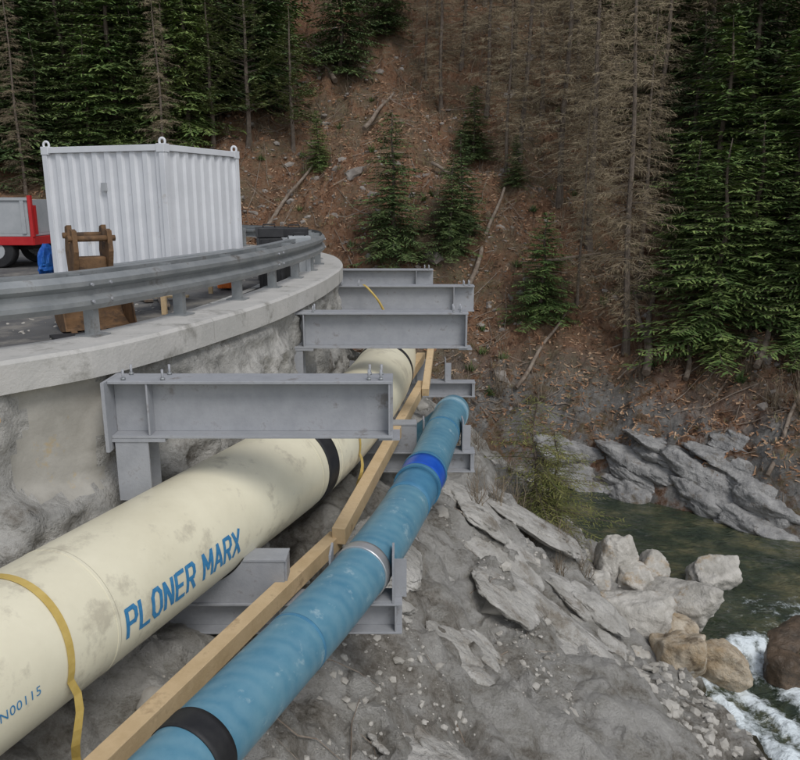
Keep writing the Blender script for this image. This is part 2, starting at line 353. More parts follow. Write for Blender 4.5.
k=len(zs);F=[(i*k+j,i*k+j+1,(i+1)*k+j+1,(i+1)*k+j) for i in range(len(Ws)-1) for j in range(k-1)]
fc=(flat.reshape(-1)>.5)
mesh('shotcrete_retaining_wall',V,F,None,True,mats=[M['shot'],M['panel']],mi=[1 if fc[f[0]] else 0 for f in F])
boxes('wooden_board',[(-3.75,-2.95,5.05,5.4,.10,.135)],M['wood'],bev=.004)
# ------------------------------------------------------------ guardrail
gr=empty('guardrail')
Gp=Wr[(Wr[:,1]>0)&(Wr[:,0]>-30)]
G=offs(Gp,-.42)
wprof=[(.0,0),(.03,.0),(.08,.05),(.08,.09),(.02,.135),(.02,.175),(.08,.22),(.08,.26),(.03,.31)]
sweep_prof('w_beam',G,wprof,M['galv'],gr,closed=False,z0=.75)
sweep_prof('box_rail_behind',G,[(-.40,0),(-.26,0),(-.26,.06),(-.40,.06)],M['galv'],gr,z0=1.0)
Gr=resample(G,1.33)
for i in range(len(Gr)-1):
    p=Gr[i];q=Gr[i+1];d=(q-p)/np.linalg.norm(q-p)
    def xf(v,p=p,d=d): return (p[0]+v[0]*d[0]+v[1]*d[1],p[1]+v[0]*d[1]-v[1]*d[0],v[2])
    boxes('post',[(-.035,-.030,-.11,-.01,.5,1.04),(-.035,.035,-.117,-.11,.5,1.06),(-.035,.035,-.01,-.003,.5,1.04),(-.1,.1,-.17,.06,.5,.515),(-.03,.03,-.26,-.118,.98,1.05),(-.02,.02,-.003,.02,.88,.92)],M['galv'],gr,xf=xf)
    for a,z in ((-.12,.83),(-.12,.98),(.12,.83),(.12,.98)):
        if i%3==0: tube('splice_bolt',[xf((a,.075,z)),xf((a,.10,z))],.014,M['steel'],gr,8)
# ------------------------------------------------------------ steel frames
CP=cr([(-4.6,-1,-1.15),(-3.45,2,-1.15),(-2.66,4.1,-1.15),(-1.83,6.3,-1.15),(-1.06,8.4,-1.15),(-.58,10.5,-1.15),(-.30,12.4,-1.15),(-.2,14.5,-1.15),(-.35,17,-1.15),(-1.0,19.5,-1.15),(-2.5,21.5,-1.15)],14)
BP=cr([(-3.05,-.6,-1.555),(-2.02,2,-1.555),(-1.23,4,-1.555),(-.34,6.3,-1.555),(.22,8.4,-1.54),(.62,10.5,-1.53),(.83,11.6,-1.56),(.86,11.95,-1.66),(.78,12.22,-1.86),(.55,12.42,-2.12),(.2,12.55,-2.4),(-.3,12.7,-2.7),(-.9,12.9,-3.0)],14)
CX=lambda yy:float(np.interp(yy,CP[:,1],CP[:,0]))
BX=lambda yy:float(np.interp(yy,BP[:100,1],BP[:100,0]))
def frame(y,x0,x1,ztop=.23,H=.5,lower=None,stub=True):
    e=empty('steel_bracket_frame')
    fw=.15;tf=.026
    def ib(xa,xb,zt,h,nm,st=(),fw=fw,tf=tf):
        b=[(xa,xb,y-fw,y+fw,zt-tf,zt),(xa,xb,y-fw,y+fw,zt-h,zt-h+tf),(xa,xb,y-.009,y+.009,zt-h+tf,zt-tf)]
        for s in st:
            b.append((s-.008,s+.008,y-fw+.006,y-.009,zt-h+tf,zt-tf));b.append((s-.008,s+.008,y+.009,y+fw-.006,zt-h+tf,zt-tf))
        boxes(nm,b,M['steel'],e,bev=.003)
    ib(x0,x1,ztop,H,'upper_beam',(x0+.32,x1-.03) if stub else (x1-.4,))
    boxes('wall_plate',[(x0-.03,x0-.001,y-.22,y+.22,ztop-H-.1,ztop)],M['steel'],e)
    for i,(bx) in enumerate((x1-.1,x1-.2,x0+.12,x0+.45)):
        for sy in (-.1,.1):
            tube('threaded_rod',[(bx,y+sy,ztop-.01),(bx,y+sy,ztop+.09)],.011,M['steel'],e,8)
            tube('nut',[(bx,y+sy,ztop),(bx,y+sy,ztop+.02)],.02,M['galv'],e,6)
    if stub:
        zb=ztop-H
        boxes('hanger_post',[(x0+.02,x0+.30,y-.14,y-.12,zb-.56,zb-.03),(x0+.02,x0+.30,y+.12,y+.14,zb-.56,zb-.03),(x0+.15,x0+.165,y-.12,y+.12,zb-.56,zb-.03),(x0,x0+.45,y-.15,y+.15,zb-.03,zb-.0015)],M['steel'],e)
        boxes('connection_plate',[(x1-.12,x1+.06,y-.13,y+.13,zb-.022,zb-.002)],M['steel'],e)
    if lower:
        la,lb,cx,bx=lower
        ib(la,lb,-1.82,.3,'lower_beam',(lb-.06,cx+.75,),fw=.14,tf=.02)
        R=.505;cz=-1.15
        prof=[(cx-.8,-1.818),(cx+.8,-1.818),(cx+.8,-1.42)]
        for a in range(-31,-150,-7): prof.append((cx+R*math.cos(math.radians(a)),cz+R*math.sin(math.radians(a))))
        prof+=[(cx-.8,-1.42)]
        n=len(prof);V=[]
        for yy in (y-.11,y-.09,y+.09,y+.11): V+=[(p[0],yy,p[1]) for p in prof]
        F=[tuple(range(n)),tuple(range(n,2*n))[::-1],tuple(range(2*n,3*n)),tuple(range(3*n,4*n))[::-1]]
        for o_ in (0,2*n):
            for j in range(n): F.append((o_+j,o_+j+n,o_+(j+1)%n+n,o_+(j+1)%n))
        mesh('pipe_cradle',V,F,M['steel'],parent=e)
        boxes('cradle_top',[(cx+.44,cx+.82,y-.12,y+.12,-1.418,-1.40),(cx+.8,cx+.82,y-.089,y+.089,-1.8,-1.42)],M['steel'],e)
        boxes('pipe_bracket',[(bx+.27,bx+.29,y-.13,y+.13,-1.818,-1.35),(bx-.29,bx-.27,y-.13,y+.13,-1.818,-1.35),(bx+.291,bx+.40,y-.01,y+.01,-1.818,-1.45),(bx-.27,bx+.27,y-.12,y+.12,-1.818,-1.802)],M['steel'],e)
    return e
frame(6.3,-2.44,-.06,.235,lower=(-2.5,.02,CX(6.3),BX(6.3)))
frame(10.5,-1.65,.94,.20,lower=(-1.5,1.08,CX(10.5),BX(10.5)))
frame(14.8,-1.25,1.44,.10,lower=(-1.3,1.5,CX(14.8),.62),stub=False)
frame(18.0,-1.9,.78,.13,H=.4,stub=False)
# ------------------------------------------------------------ pipes
def arc_at(P,y):
    n=int(np.argmax(P[:,1]>=y))+1
    d=np.r_[0,np.cumsum(np.linalg.norm(np.diff(P,axis=0),axis=1))];return float(np.interp(y,P[:n+1,1],d[:n+1])),d
def seg_path(P,y0,y1,n=6):
    s0,d=arc_at(P,y0);s1,_=arc_at(P,y1);s=np.linspace(s0,s1,n)
    return np.stack([np.interp(s,d,P[:,i]) for i in range(3)],1)
cp=empty('cream_pipeline')
tube('pipe_body',CP,.5,M['cream'],cp,72)
for y0,y1 in ((7.88,8.12),(12.5,12.65)): tube('black_joint_sleeve',seg_path(CP,y0,y1),.509,M['blk'],cp,72)
for y0 in (3.3,4.82,7.75,8.22): tube('weld_seam',seg_path(CP,y0,y0+.03),.5025,M['cream'],cp,72)
def pipe_text(txt,ystart,size,phi0,mat,bold=.012,name='stencil_text',sx=1.0):
    c=bpy.data.curves.new('t','FONT');c.body=txt;c.size=size;c.offset=bold*size;c.fill_mode='FRONT';c.space_character=1.12
    o=bpy.data.objects.new('t',c);S.collection.objects.link(o)
    dg=bpy.context.evaluated_depsgraph_get();me=bpy.data.meshes.new_from_object(o.evaluated_get(dg))
    bpy.data.objects.remove(o)
    bm=bmesh.new();bm.from_mesh(me)
    ht=size*.8
    for i in range(-6,40):
        z=i*.018
        if z>ht: break
        bmesh.ops.bisect_plane(bm,geom=bm.verts[:]+bm.edges[:]+bm.faces[:],plane_co=(0,z,0),plane_no=(0,1,0))
    s0,d=arc_at(CP,ystart)
    for v in bm.verts:
        s=s0+v.co.x*sx;p=[np.interp(s,d,CP[:,i]) for i in range(3)];q=[np.interp(s+.01,d,CP[:,i]) for i in range(3)]
        tx,ty=q[0]-p[0],q[1]-p[1];l=math.hypot(tx,ty);n=(ty/l,-tx/l)
        a=phi0+v.co.y/.5;R=.5035
        v.co=(p[0]+n[0]*R*math.cos(a),p[1]+n[1]*R*math.cos(a),p[2]+R*math.sin(a))
    m2=bpy.data.meshes.new(name);bm.to_mesh(m2);bm.free();m2.materials.append(mat)
    o=bpy.data.objects.new(name,m2);S.collection.objects.link(o);o.parent=cp;return o
GL={'P':[((.1,0),(.1,1)),((.1,1),(.62,1)),((.62,1),(.75,.87)),((.75,.87),(.75,.62)),((.75,.62),(.62,.48)),((.62,.48),(.2,.48))],
'L':[((.1,0),(.1,1)),((.2,0),(.75,0))],
'O':[((.1,.2),(.1,.8)),((.1,.8),(.28,1)),((.28,1),(.57,1)),((.57,1),(.75,.8)),((.75,.8),(.75,.2)),((.75,.2),(.57,0)),((.57,0),(.28,0)),((.28,0),(.1,.2))],
'N':[((.1,0),(.1,1)),((.14,.97),(.71,.03)),((.75,0),(.75,1))],
'E':[((.1,0),(.1,1)),((.2,1),(.75,1)),((.2,.5),(.6,.5)),((.2,0),(.75,0))],
'R':[((.1,0),(.1,1)),((.1,1),(.62,1)),((.62,1),(.75,.87)),((.75,.87),(.75,.62)),((.75,.62),(.62,.48)),((.62,.48),(.2,.48)),((.4,.46),(.76,0))],
'M':[((.1,0),(.1,1)),((.13,.97),(.5,.35)),((.5,.35),(.87,.97)),((.9,0),(.9,1))],
'A':[((.05,0),(.42,1)),((.42,1),(.8,0)),((.2,.3),(.65,.3))],
'X':[((.08,0),(.76,1)),((.08,1),(.76,0))],' ':[]}
def stencil(txt,ystart,h,wd,phi0,wt,mat):
    bm=bmesh.new();x=0;lay=0
    for ch in txt:
        for a,b in GL[ch]:
            a=Vector((x+a[0]*wd,a[1]*h,0));b=Vector((x+b[0]*wd,b[1]*h,0));d=(b-a).normalized();nrm=Vector((-d.y,d.x,0));a=a-d*wt*.35;b=b+d*wt*.35
            lay+=1;zz=.0003*(lay%6)
            vs=[bm.verts.new(q+Vector((0,0,zz))) for q in (a-nrm*wt/2,b-nrm*wt/2,b+nrm*wt/2,a+nrm*wt/2)];bm.faces.new(vs)
        x+=wd*(1.15 if ch=='M' else .6 if ch==' ' else 1.0)
    for i in range(-3,40):
        z=i*.015
        if z>h*1.2: break
        bmesh.ops.bisect_plane(bm,geom=bm.verts[:]+bm.edges[:]+bm.faces[:],plane_co=(0,z,0),plane_no=(0,1,0))
    s0,d=arc_at(CP,ystart)
    for v in bm.verts:
        s=s0+v.co.x;p=[np.interp(s,d,CP[:,i]) for i in range(3)];q=[np.interp(s+.01,d,CP[:,i]) for i in range(3)]
        tx,ty=q[0]-p[0],q[1]-p[1];l=math.hypot(tx,ty);n=(ty/l,-tx/l);a=phi0+v.co.y/.5;R=.5025+v.co.z
        v.co=(p[0]+n[0]*R*math.cos(a),p[1]+n[1]*R*math.cos(a),p[2]+R*math.sin(a))
    m2=bpy.data.meshes.new('stencil_text');bm.to_mesh(m2);bm.free();m2.materials.append(mat)
    o=bpy.data.objects.new('stencil_text',m2);S.collection.objects.link(o);o.parent=cp
stencil('PLONER MARX',4.9,.205,.136,math.radians(-13),.034,M['bluetext'])
pipe_text('98N00115',3.82,.085,math.radians(-4),M['bluetext'],bold=.0,name='serial_text')
bpn=empty('blue_pipeline')
tube('pipe_body',resample(BP,.06),.25,M['bluep'],bpn,48)
for y0,y1,r,mt in ((3.86,4.03,.257,'blk'),(8.35,8.72,.27,'bright'),(8.28,8.35,.278,'bluewrap'),(8.72,8.79,.278,'bluewrap'),(6.22,6.34,.262,'stain'),(7.75,8.28,.2535,'bluewrap'),(11.35,11.5,.268,'collar'),(10.3,10.36,.256,'bluewrap'),(5.1,5.13,.2525,'bluewrap')):
    tube('band',seg_path(BP[:110],y0,y1),r,M[mt],bpn,48)
def timber(name,p0,p1,w,h):
    p0=np.array(p0);p1=np.array(p1);d=p1-p0;l=np.linalg.norm(d);d/=l;n=np.array([d[1],-d[0],0]);n/=np.linalg.norm(n);u=np.cross(n,d)
    V=[p0+d*a*l+n*b*w/2+u*c*h/2 for a in (0,1) for b,c in ((-1,-1),(1,-1),(1,1),(-1,1))]
    o=mesh(name,V,[(3,2,1,0),(4,5,6,7),(0,1,5,4),(1,2,6,5),(2,3,7,6),(3,0,4,7)],M['wood']);m=o.modifiers.new('b','BEVEL');m.width=.006;return o
timber('timber_beam',(-2.7,1.7,-1.70),(-.66,7.25,-1.70),.14,.16)
timber('timber_beam',(-.62,7.1,-1.60),(.38,12.9,-1.45),.14,.18)
timber('timber_beam',(.10,12.6,-1.25),(.42,14.9,-1.35),.16,.18)
timber('timber_beam',(.42,12.3,-1.42),(.62,14.6,-1.0),.12,.14)
def ring(P,y,r,w,a0,a1,name,tail=0):
    s0,d=arc_at(P,y);p=np.array([np.interp(s0,d,P[:,i]) for i in range(3)]);q=np.array([np.interp(s0+.05,d,P[:,i]) for i in range(3)])
    t=(q-p);t/=np.linalg.norm(t);n=np.array([t[1],-t[0],0])
    V=[];F=[]
    st=30
    for i in range(st+1):
        a=math.radians(a0+(a1-a0)*i/st);c=p+r*(n*math.cos(a)+np.array([0,0,1])*math.sin(a));sl=t*.04*math.sin(a*1.5)
        V+=[c-t*w/2+sl,c+t*w/2+sl]
    if tail:
        c0=V[2*st]*.5+V[2*st+1]*.5
        for i in range(1,9):
            c=c0+np.array([.03*math.sin(i*.8),0.03*math.sin(i*1.3),-tail*i/8])
            tw=t*math.cos(i*.16)+n*math.sin(i*.16)
            V+=[c-tw*w/2,c+tw*w/2]
    for i in range(len(V)//2-1): F.append((2*i,2*i+1,2*i+3,2*i+2))
    o=mesh(name,V,F,M['strap']);m=o.modifiers.new('s','SOLIDIFY');m.thickness=.003;return o
ring(CP,4.42,.506,.055,190,-12,'ratchet_strap',.9)
ring(CP,8.75,.508,.055,180,-10,'ratchet_strap',.6)
def ribbon(name,pts,w,mat):
    P=cr(pts,6);V=[];F=[]
    for i,p in enumerate(P): V+=[p-np.array([w/2,0,0]),p+np.array([w/2,0,0])]
    for i in range(len(P)-1): F.append((2*i,2*i+1,2*i+3,2*i+2))
    o=mesh(name,V,F,mat,True);m=o.modifiers.new('s','SOLIDIFY');m.thickness=.004;return o
ribbon('lashing_strap',[(-.7,14.6,.13),(-.6,14.5,.06),(-.42,14.45,-.15),(-.3,14.5,-.38)],.05,M['strap'])
ribbon('lashing_strap',[(-1.75,3.3,-1.55),(-1.55,3.6,-1.60),(-1.40,3.75,-1.72),(-1.5,3.7,-2.0)],.05,M['strap'])
# ------------------------------------------------------------ container
ce=empty('shipping_container')
A0=np.array([-3.70,12.4]);al=math.radians(20);dL=np.array([-math.cos(al),math.sin(al)]);dW=np.array([math.sin(al),math.cos(al)])
CL,CWd,CH,cz0=2.44,2.2,2.26,.30
def cx_(v): p=A0+dL*v[0]+dW*v[1];return (p[0],p[1],v[2]+cz0)
def corr(name,n,L_,along):
    V=[];pr=[];step=(L_-.2)/n
    for i in range(n):
        for f,dp in ((0,0),(.35,0),(.5,.035),(.85,.035)): pr.append((.1+(i+f)*step,dp))
    pr.append((L_-.1,0))
    for (a,dp) in pr:
        for z in (.16,CH-.1):
            V.append((a,.03+dp,z) if along=='L' else ((.03+dp,a,z) if along=='W' else ((CL-.03-dp,a,z) if along=='W2' else (a,CWd-.03-dp,z))))
    V=[cx_(v) for v in V]
    mesh(name,V,[(2*i,2*i+1,2*i+3,2*i+2) for i in range(len(pr)-1)],M['white'],parent=ce)
for nm,n,L_,al_ in (('side_wall',9,CL,'L'),('end_wall',8,CWd,'W'),('far_end_wall',8,CWd,'W2'),('far_side_wall',9,CL,'L2')): corr(nm,n,L_,al_)
b=[]
for xx in (0,CL-.1):
    for yy in (0,CWd-.1): b.append((xx,xx+.1,yy,yy+.1,.12,CH-.12))
for xx in (-.01,CL-.14):
    for yy in (-.01,CWd-.14):
        b.append((xx,xx+.15,yy,yy+.15,CH-.12,CH+.01));b.append((xx,xx+.15,yy,yy+.15,0,.12))
for z0,z1 in ((.0,.16),(CH-.1,CH)):
    b.append((.14,CL-.14,.005,.06,z0+.003,z1));b.append((.14,CL-.14,CWd-.06,CWd-.005,z0+.003,z1));b.append((.005,.06,.14,CWd-.14,z0+.003,z1));b.append((CL-.06,CL-.005,.14,CWd-.14,z0+.003,z1))
boxes('frame_rails',b,M['white'],ce,bev=.006,xf=cx_)
boxes('roof',[(.05,CL-.05,.05,CWd-.05,CH-.05,CH-.02)],M['white'],ce,xf=cx_)
for xx in (.06,CL-.06):
    for yy in (.06,CWd-.06):
        p=cx_((xx,yy,CH));ring_=[(p[0]+.045*math.cos(a),p[1],p[2]+.04+.055*math.sin(a)) for a in np.linspace(-.9,PI+.9,14)]
        tube('lifting_lug',ring_,.02,M['white'],ce,8)
boxes('vent',[(CL*.48,CL*.48+.10,.0,.03,1.55,1.68)],M['greyp'],ce,xf=cx_)
# ------------------------------------------------------------ excavator bucket with coupler
eb=empty('excavator_bucket')
def prism(name,prof,x0,x1,mat,parent,xf,bev=0):
    n=len(prof);V=[xf((x0,p[0],p[1])) for p in prof]+[xf((x1,p[0],p[1])) for p in prof]
    F=[tuple(range(n))[::-1],tuple(range(n,2*n))]+[(j,(j+1)%n,(j+1)%n+n,j+n) for j in range(n)]
    return mesh(name,V,F,mat,parent=parent)
c0=np.array([-3.42,8.45]);ra=math.radians(35)
def bx_(v): return (c0[0]+v[0]*math.cos(ra)-v[1]*math.sin(ra),c0[1]+v[0]*math.sin(ra)+v[1]*math.cos(ra),.30+v[2])
shell=[(-.32,.04),(-.05,.0),(.18,.08),(.30,.26),(.28,.46),(.12,.58),(-.08,.60)]
inner=[(y*.92-.01,.03+z*.93) for y,z in shell]
prism('bucket_shell',shell+inner[::-1],-.36,.36,M['rust'],eb,bx_)
for x in (-.375,.361): prism('bucket_cheek',shell,x,x+.014,M['rust'],eb,bx_)
for x in (-.3,-.15,0,.15,.3): prism('tooth',[(-.30,.01),(-.30,.055),(-.44,.01)],x-.03,x+.03,M['rust'],eb,bx_)
for x in (-.2,.16): prism('coupler_cheek',[(-.12,.61),(.14,.60),(.2,.86),(.12,1.12),(.02,1.14),(.0,.95),(-.1,.95),(-.12,1.1),(-.2,1.08),(-.22,.86)],x,x+.05,M['rust'],eb,bx_)
boxes('coupler_block',[(-.15,.16,-.1,.1,.62,.80)],M['rust'],eb,bev=.02,xf=bx_)
for yy,zz in ((.06,1.03),(-.16,1.0)):
    tube('pin',[bx_((-.24,yy,zz)),bx_((.25,yy,zz))],.032,M['rust'],eb,12)
boxes('base_plate',[(-.55,.1,-.75,-.35,.0,.03)],M['dark'],eb,xf=bx_)
# ------------------------------------------------------------ truck
tk=empty('tipper_truck')
T0=np.array([-7.75,16.2]);
def tx_(v): return (T0[0]+v[0],T0[1]+v[1],.3+v[2])
boxes('bed_panels',[(-3.4,0,0,.05,.72,1.42),(-3.4,0,1.95,2.0,.72,1.42),(-.05,0,.05,1.95,.72,1.42),(-3.4,-3.35,.05,1.95,.72,1.5),(-3.4,0,0,2.0,.66,.72)],M['greyp'],tk,bev=.008,xf=tx_)
boxes('bed_ribs',[(-x-.04,-x+.04,-.03,0,.72,1.40) for x in (.1,.9,1.7,2.5,3.3)]+[(-3.4,.02,-.035,.0,1.40,1.46)],M['greyp'],tk,xf=tx_)
boxes('red_chassis',[(-3.5,.06,-.02,.06,.48,.655),(-3.5,.06,1.94,2.0,.48,.655),(.0,.08,0,2.0,.48,.655)],M['red'],tk,bev=.01,xf=tx_)
boxes('tail_frame',[(.02,.09,-.02,.06,.655,1.5),(.02,.09,.12,.2,.70,1.3)],M['red'],tk,xf=tx_)
boxes('chassis_beams',[(-5.2,-.1,.5,.62,.36,.48),(-5.2,-.1,1.38,1.5,.36,.48),(-.1,.05,.3,1.7,.25,.4)],M['dark'],tk,xf=tx_)
cab=prism('cab',[(-5.3,.45),(-3.6,.45),(-3.6,2.0),(-4.9,2.0),(-5.25,1.25)],0,2.0,M['red'],tk,lambda v:tx_((v[1],v[0],v[2])));cab.modifiers.new('b','BEVEL').width=.05
boxes('cab_window',[(-4.8,-4.0,-.008,.02,1.25,1.8)],M['glass'],tk,xf=tx_)
for wx_ in (-.75,-4.5):
    for y0,y1 in ((.02,.28),(1.72,1.98)):
        tube('wheel',[tx_((wx_,y0,.36)),tx_((wx_,y0+.03,.36)),tx_((wx_,y1-.03,.36)),tx_((wx_,y1,.36))],.36,M['blk'],tk,28,rf=[.33,.36,.36,.33])
        tube('hub',[tx_((wx_,y0-.01,.36)),tx_((wx_,y0+.02,.36))],.17,M['greyp'],tk,16)
# ------------------------------------------------------------ site clutter
def crate(name,x,y,w,d,h,mat,rot=0,lid=None):
    e=empty(name);c,s=math.cos(rot),math.sin(rot)
    f=lambda v:(x+v[0]*c-v[1]*s,y+v[0]*s+v[1]*c,.3+v[2])
    boxes('body',[(-w/2,w/2,-d/2,d/2,.03,h*.82)],mat,e,bev=.02,xf=f)
    boxes('lid',[(-w/2-.015,w/2+.015,-d/2-.015,d/2+.015,h*.825,h)],lid or mat,e,bev=.015,xf=f)
    boxes('ribs',[(a-.02,a+.02,-d/2-.012,-d/2-.001,.04,h*.8) for a in (-w*.35,0,w*.35)],mat,e,xf=f)
    tube('handle',[f((-.1,0,h)),f((-.1,0,h+.05)),f((.1,0,h+.05)),f((.1,0,h))],.012,M['dark'],e,8);return e
crate('tool_crate',-2.25,13.3,.4,.4,.95,M['dark'],.3)
crate('tool_crate',-2.0,12.2,.4,.35,.62,M['dark'],-.2)
crate('tool_crate',-2.75,12.3,.35,.35,.45,M['orange'],.1,M['dark'])
crate('tool_crate',-2.0,14.6,.5,.5,.9,M['greyp'],.1,M['dark'])
crate('tool_crate',-1.75,13.4,.35,.3,.8,M['greyp'],.2)
boxes('steel_plank_stack',[(-.2,.2,0,3.6,.0,.05),(-.15,.25,.2,3.9,.052,.10),(-.22,-.02,-.3,3.2,.102,.16)],M['galv'],bev=.005,xf=lambda v:(-3.3+v[0]*.9+v[1]*.27,9.0+v[1]*.96-v[0]*.27,.80+v[2]))
boxes('trestle',[(a,b_,c_,c_+.06,.3,.795) for a,b_,c_ in ((-3.5,-3.44,9.5),(-3.0,-2.94,9.5),(-2.95,-2.89,11.7),(-2.5,-2.44,11.7))],M['wood'])
rr_=random.Random(3)
def boardxf(x,y,a,z): return lambda v:(x+v[0]*math.cos(a)-v[1]*math.sin(a),y+v[0]*math.sin(a)+v[1]*math.cos(a),z+v[2])
for i in range(7):
    boxes('loose_board',[(-.6,.6,-.06,.06,0,.03)],M['wood'] if i%2 else M['log'],bev=.003,xf=boardxf(rr_.uniform(-4.6,-3.0),rr_.uniform(9.2,11.8),rr_.uniform(0,3),.305+.035*i%.1))
o=bpy.data.meshes.new('blue_sack')
bm=bmesh.new();bmesh.ops.create_icosphere(bm,subdivisions=4,radius=.26)
for v in bm.verts:
    q=v.co;k_=1+.18*float(ridge(np.array([q.x*6]),np.array([q.y*6]),np.array([q.z*6]),s=8,o=3)[0])
    v.co=Vector((q.x*k_*.45,q.y*k_,q.z*k_*.8 if q.z<.1 else q.z*k_*1.3))
bm.to_mesh(o);bm.free();o.materials.append(M['tarp'])
o=bpy.data.objects.new('blue_sack',o);S.collection.objects.link(o);o.location=(-6.62,14.4,.5)
# ------------------------------------------------------------ rocks
def ico(sub):
    bm=bmesh.new();bmesh.ops.create_icosphere(bm,subdivisions=sub,radius=1)
    V=np.array([v.co for v in bm.verts]);F=[[v.index for v in f.verts] for f in bm.faces];bm.free();return V,F
ICO={i:ico(i) for i in (1,2,3,5)}
def poly_rock(sub,planes,noise,seed,dmin=.68):
    V,F=ICO[sub]
    nr_=np.random.RandomState(seed);Nn=nr_.normal(size=(planes,3));Nn/=np.linalg.norm(Nn,axis=1)[:,None];D=nr_.uniform(dmin,1.0,planes)
    dt=V@Nn.T;rr=np.where(dt>.05,D/np.maximum(dt,.05),9);rr=-np.log(np.exp(-14*rr).sum(1))/14;rr=np.clip(rr,.3,1.25)
    V=V*rr[:,None]
    if noise: V=V*(1+noise*fbm(V[:,0]*2.5+seed,V[:,1]*2.5,V[:,2]*2.5,s=seed,o=5,g=.6))[:,None]
    return V,F
def xform(V,x,y,z,sx,sy,sz,rot,tilt):
    V=V*np.array([sx,sy,sz]);c,s=math.cos(tilt),math.sin(tilt);V=np.stack([V[:,0]*c-V[:,2]*s,V[:,1],V[:,0]*s+V[:,2]*c],1)
    c,s=math.cos(rot),math.sin(rot);return np.stack([x+V[:,0]*c-V[:,1]*s,y+V[:,0]*s+V[:,1]*c,z+V[:,2]],1)
def rock(name,x,y,z,sx,sy,sz,mat,seed,rot=0,sub=5,noise=.09,tilt=0):
    V,F=poly_rock(sub,22,noise,seed);return mesh(name,xform(V,x,y,z,sx,sy,sz,rot,tilt),F,M[mat],True)
BL=[(6.45,14.3,-5.85,.58,.5,.46,'boulder'),(4.2,13.9,-5.28,.44,.46,.74,'boulder'),(3.4,14.2,-5.4,.58,.48,.48,'boulder'),(4.65,13.6,-5.6,.38,.4,.5,'boulder'),
(5.3,13.1,-5.72,.95,.68,.58,'boulder'),(4.15,12.4,-5.62,.95,.62,.54,'boulder'),(4.7,11.4,-5.82,.44,.46,.58,'ochre'),(5.45,11.5,-6.0,.6,.48,.52,'ochre'),(6.6,11.5,-6.15,.5,.46,.46,'wetrock'),
(4.0,11.5,-5.9,.4,.4,.36,'boulder'),(7.0,12.4,-6.15,.7,.5,.32,'wetrock'),(3.7,13.2,-5.55,.42,.42,.4,'boulder'),(4.9,12.2,-5.9,.45,.45,.4,'ochre'),(7.6,10.4,-6.5,.5,.5,.35,'wetrock'),(5.0,13.9,-5.6,.35,.35,.4,'boulder')]
for i,b_ in enumerate(BL): rock('boulder',*b_[:6],b_[6],100+i,rot=i*1.3,tilt=.25*math.sin(i*2.1))
def outcrop(x,y,z,L_,W_,H_,rot,seed,n=5,mat='outcrop',tilt=-.26,name='rock_outcrop'):
    rs=np.random.RandomState(seed);VV=[];FF=[];k=0
    for i in range(n):
        V,F=poly_rock(5,12,.09,seed*13+i,.62)
        V[:,2]+=.12*ridge(V[:,0]*1.2+seed,V[:,1]*3,V[:,2]*3,s=seed+i,o=5,g=.6)*.6
        f=i/(n-1)
        V=xform(V,x+rs.uniform(-.35,.35)*L_,y+rs.uniform(-.2,.2)*W_+f*W_*.6,z-H_*.5+f*H_*.9,L_*rs.uniform(.65,1.05),W_*rs.uniform(.65,.95),H_*rs.uniform(.34,.5),rot+rs.uniform(-.15,.15),tilt+rs.uniform(-.08,.08))
        VV.append(V);FF+=[[j+k for j in f_] for f_ in F];k+=len(V)
    mesh(name,np.concatenate(VV),FF,M[mat],True)
OC=[(5.2,20.3,-5.7,1.3,.9,.9),(6.7,19.2,-5.75,1.5,.9,.95),(8.1,18.0,-5.8,1.5,.9,1.05),(9.5,17.0,-5.8,1.6,.9,1.05),(11.2,15.9,-5.8,1.7,1.0,1.0),(13.2,14.4,-5.85,1.8,1.0,1.0),(3.5,21.3,-5.9,1.2,.8,.7),(7.4,19.3,-5.1,1.2,.7,.6),(9.0,18.2,-4.9,1.3,.7,.6)]
for i,b_ in enumerate(OC): outcrop(*b_,-.6+.1*math.sin(i*3),500+i)
for i,(x,y,l_,w_) in enumerate(((.75,7.7,.8,.7),(1.25,9.3,1.0,.8),(1.75,10.9,1.0,.9),(2.2,12.5,1.1,.8),(1.2,11.8,.8,.7),(2.3,9.6,.8,.7),(.3,6.0,.7,.6),(3.0,10.9,.8,.6),(-.3,8.0,.6,.8),(-.9,5.0,.7,.8))):
    outcrop(x,y,float(height(np.array([x]),np.array([y]))[0])-.10,l_,w_,.34,.25*math.sin(i*2.3),820+i,4,'bslab',-.62,'bank_rock_slab')
def scatter(name,xy,size,mat,seed,sub=1,emb=.25,zz=None):
    rs=np.random.RandomState(seed);base=[poly_rock(sub,9,.1,900+i,.6) for i in range(8)]
    z=height(xy[:,0],xy[:,1]) if zz is None else np.full(len(xy),zz);VV=[];FF=[];k=0
    for i in range(len(xy)):
        V,F=base[i%8];s_=size[i]
        V=xform(V,xy[i,0],xy[i,1],z[i]-s_*emb*.5,s_*rs.uniform(.8,1.4),s_*rs.uniform(.7,1.1),s_*rs.uniform(.45,.85),rs.uniform(0,6.3),rs.uniform(-.4,.4))
        VV.append(V);FF.append(np.array(F)+k);k+=len(V)
    mesh(name,np.concatenate(VV),np.concatenate(FF).tolist(),M[mat],sub>2)
rs=np.random.RandomState(5)
def bank_pts(n,tlo,thi,cl=.0):
    pts=np.stack([rs.uniform(-4,5.5,n*6),rs.uniform(2,18,n*6)],1);t=-sdist(Wc,pts[:,0],pts[:,1]);m=(t>tlo)&(t<thi)&(fbm(pts[:,0]*.6,pts[:,1]*.6,s=33)>cl);return pts[m][:n]
p=bank_pts(3200,.7,6.0,.12);scatter('bank_rubble',p,np.clip(.018*np.exp(rs.normal(0,.7,len(p))),.01,.10),'bstone',1)
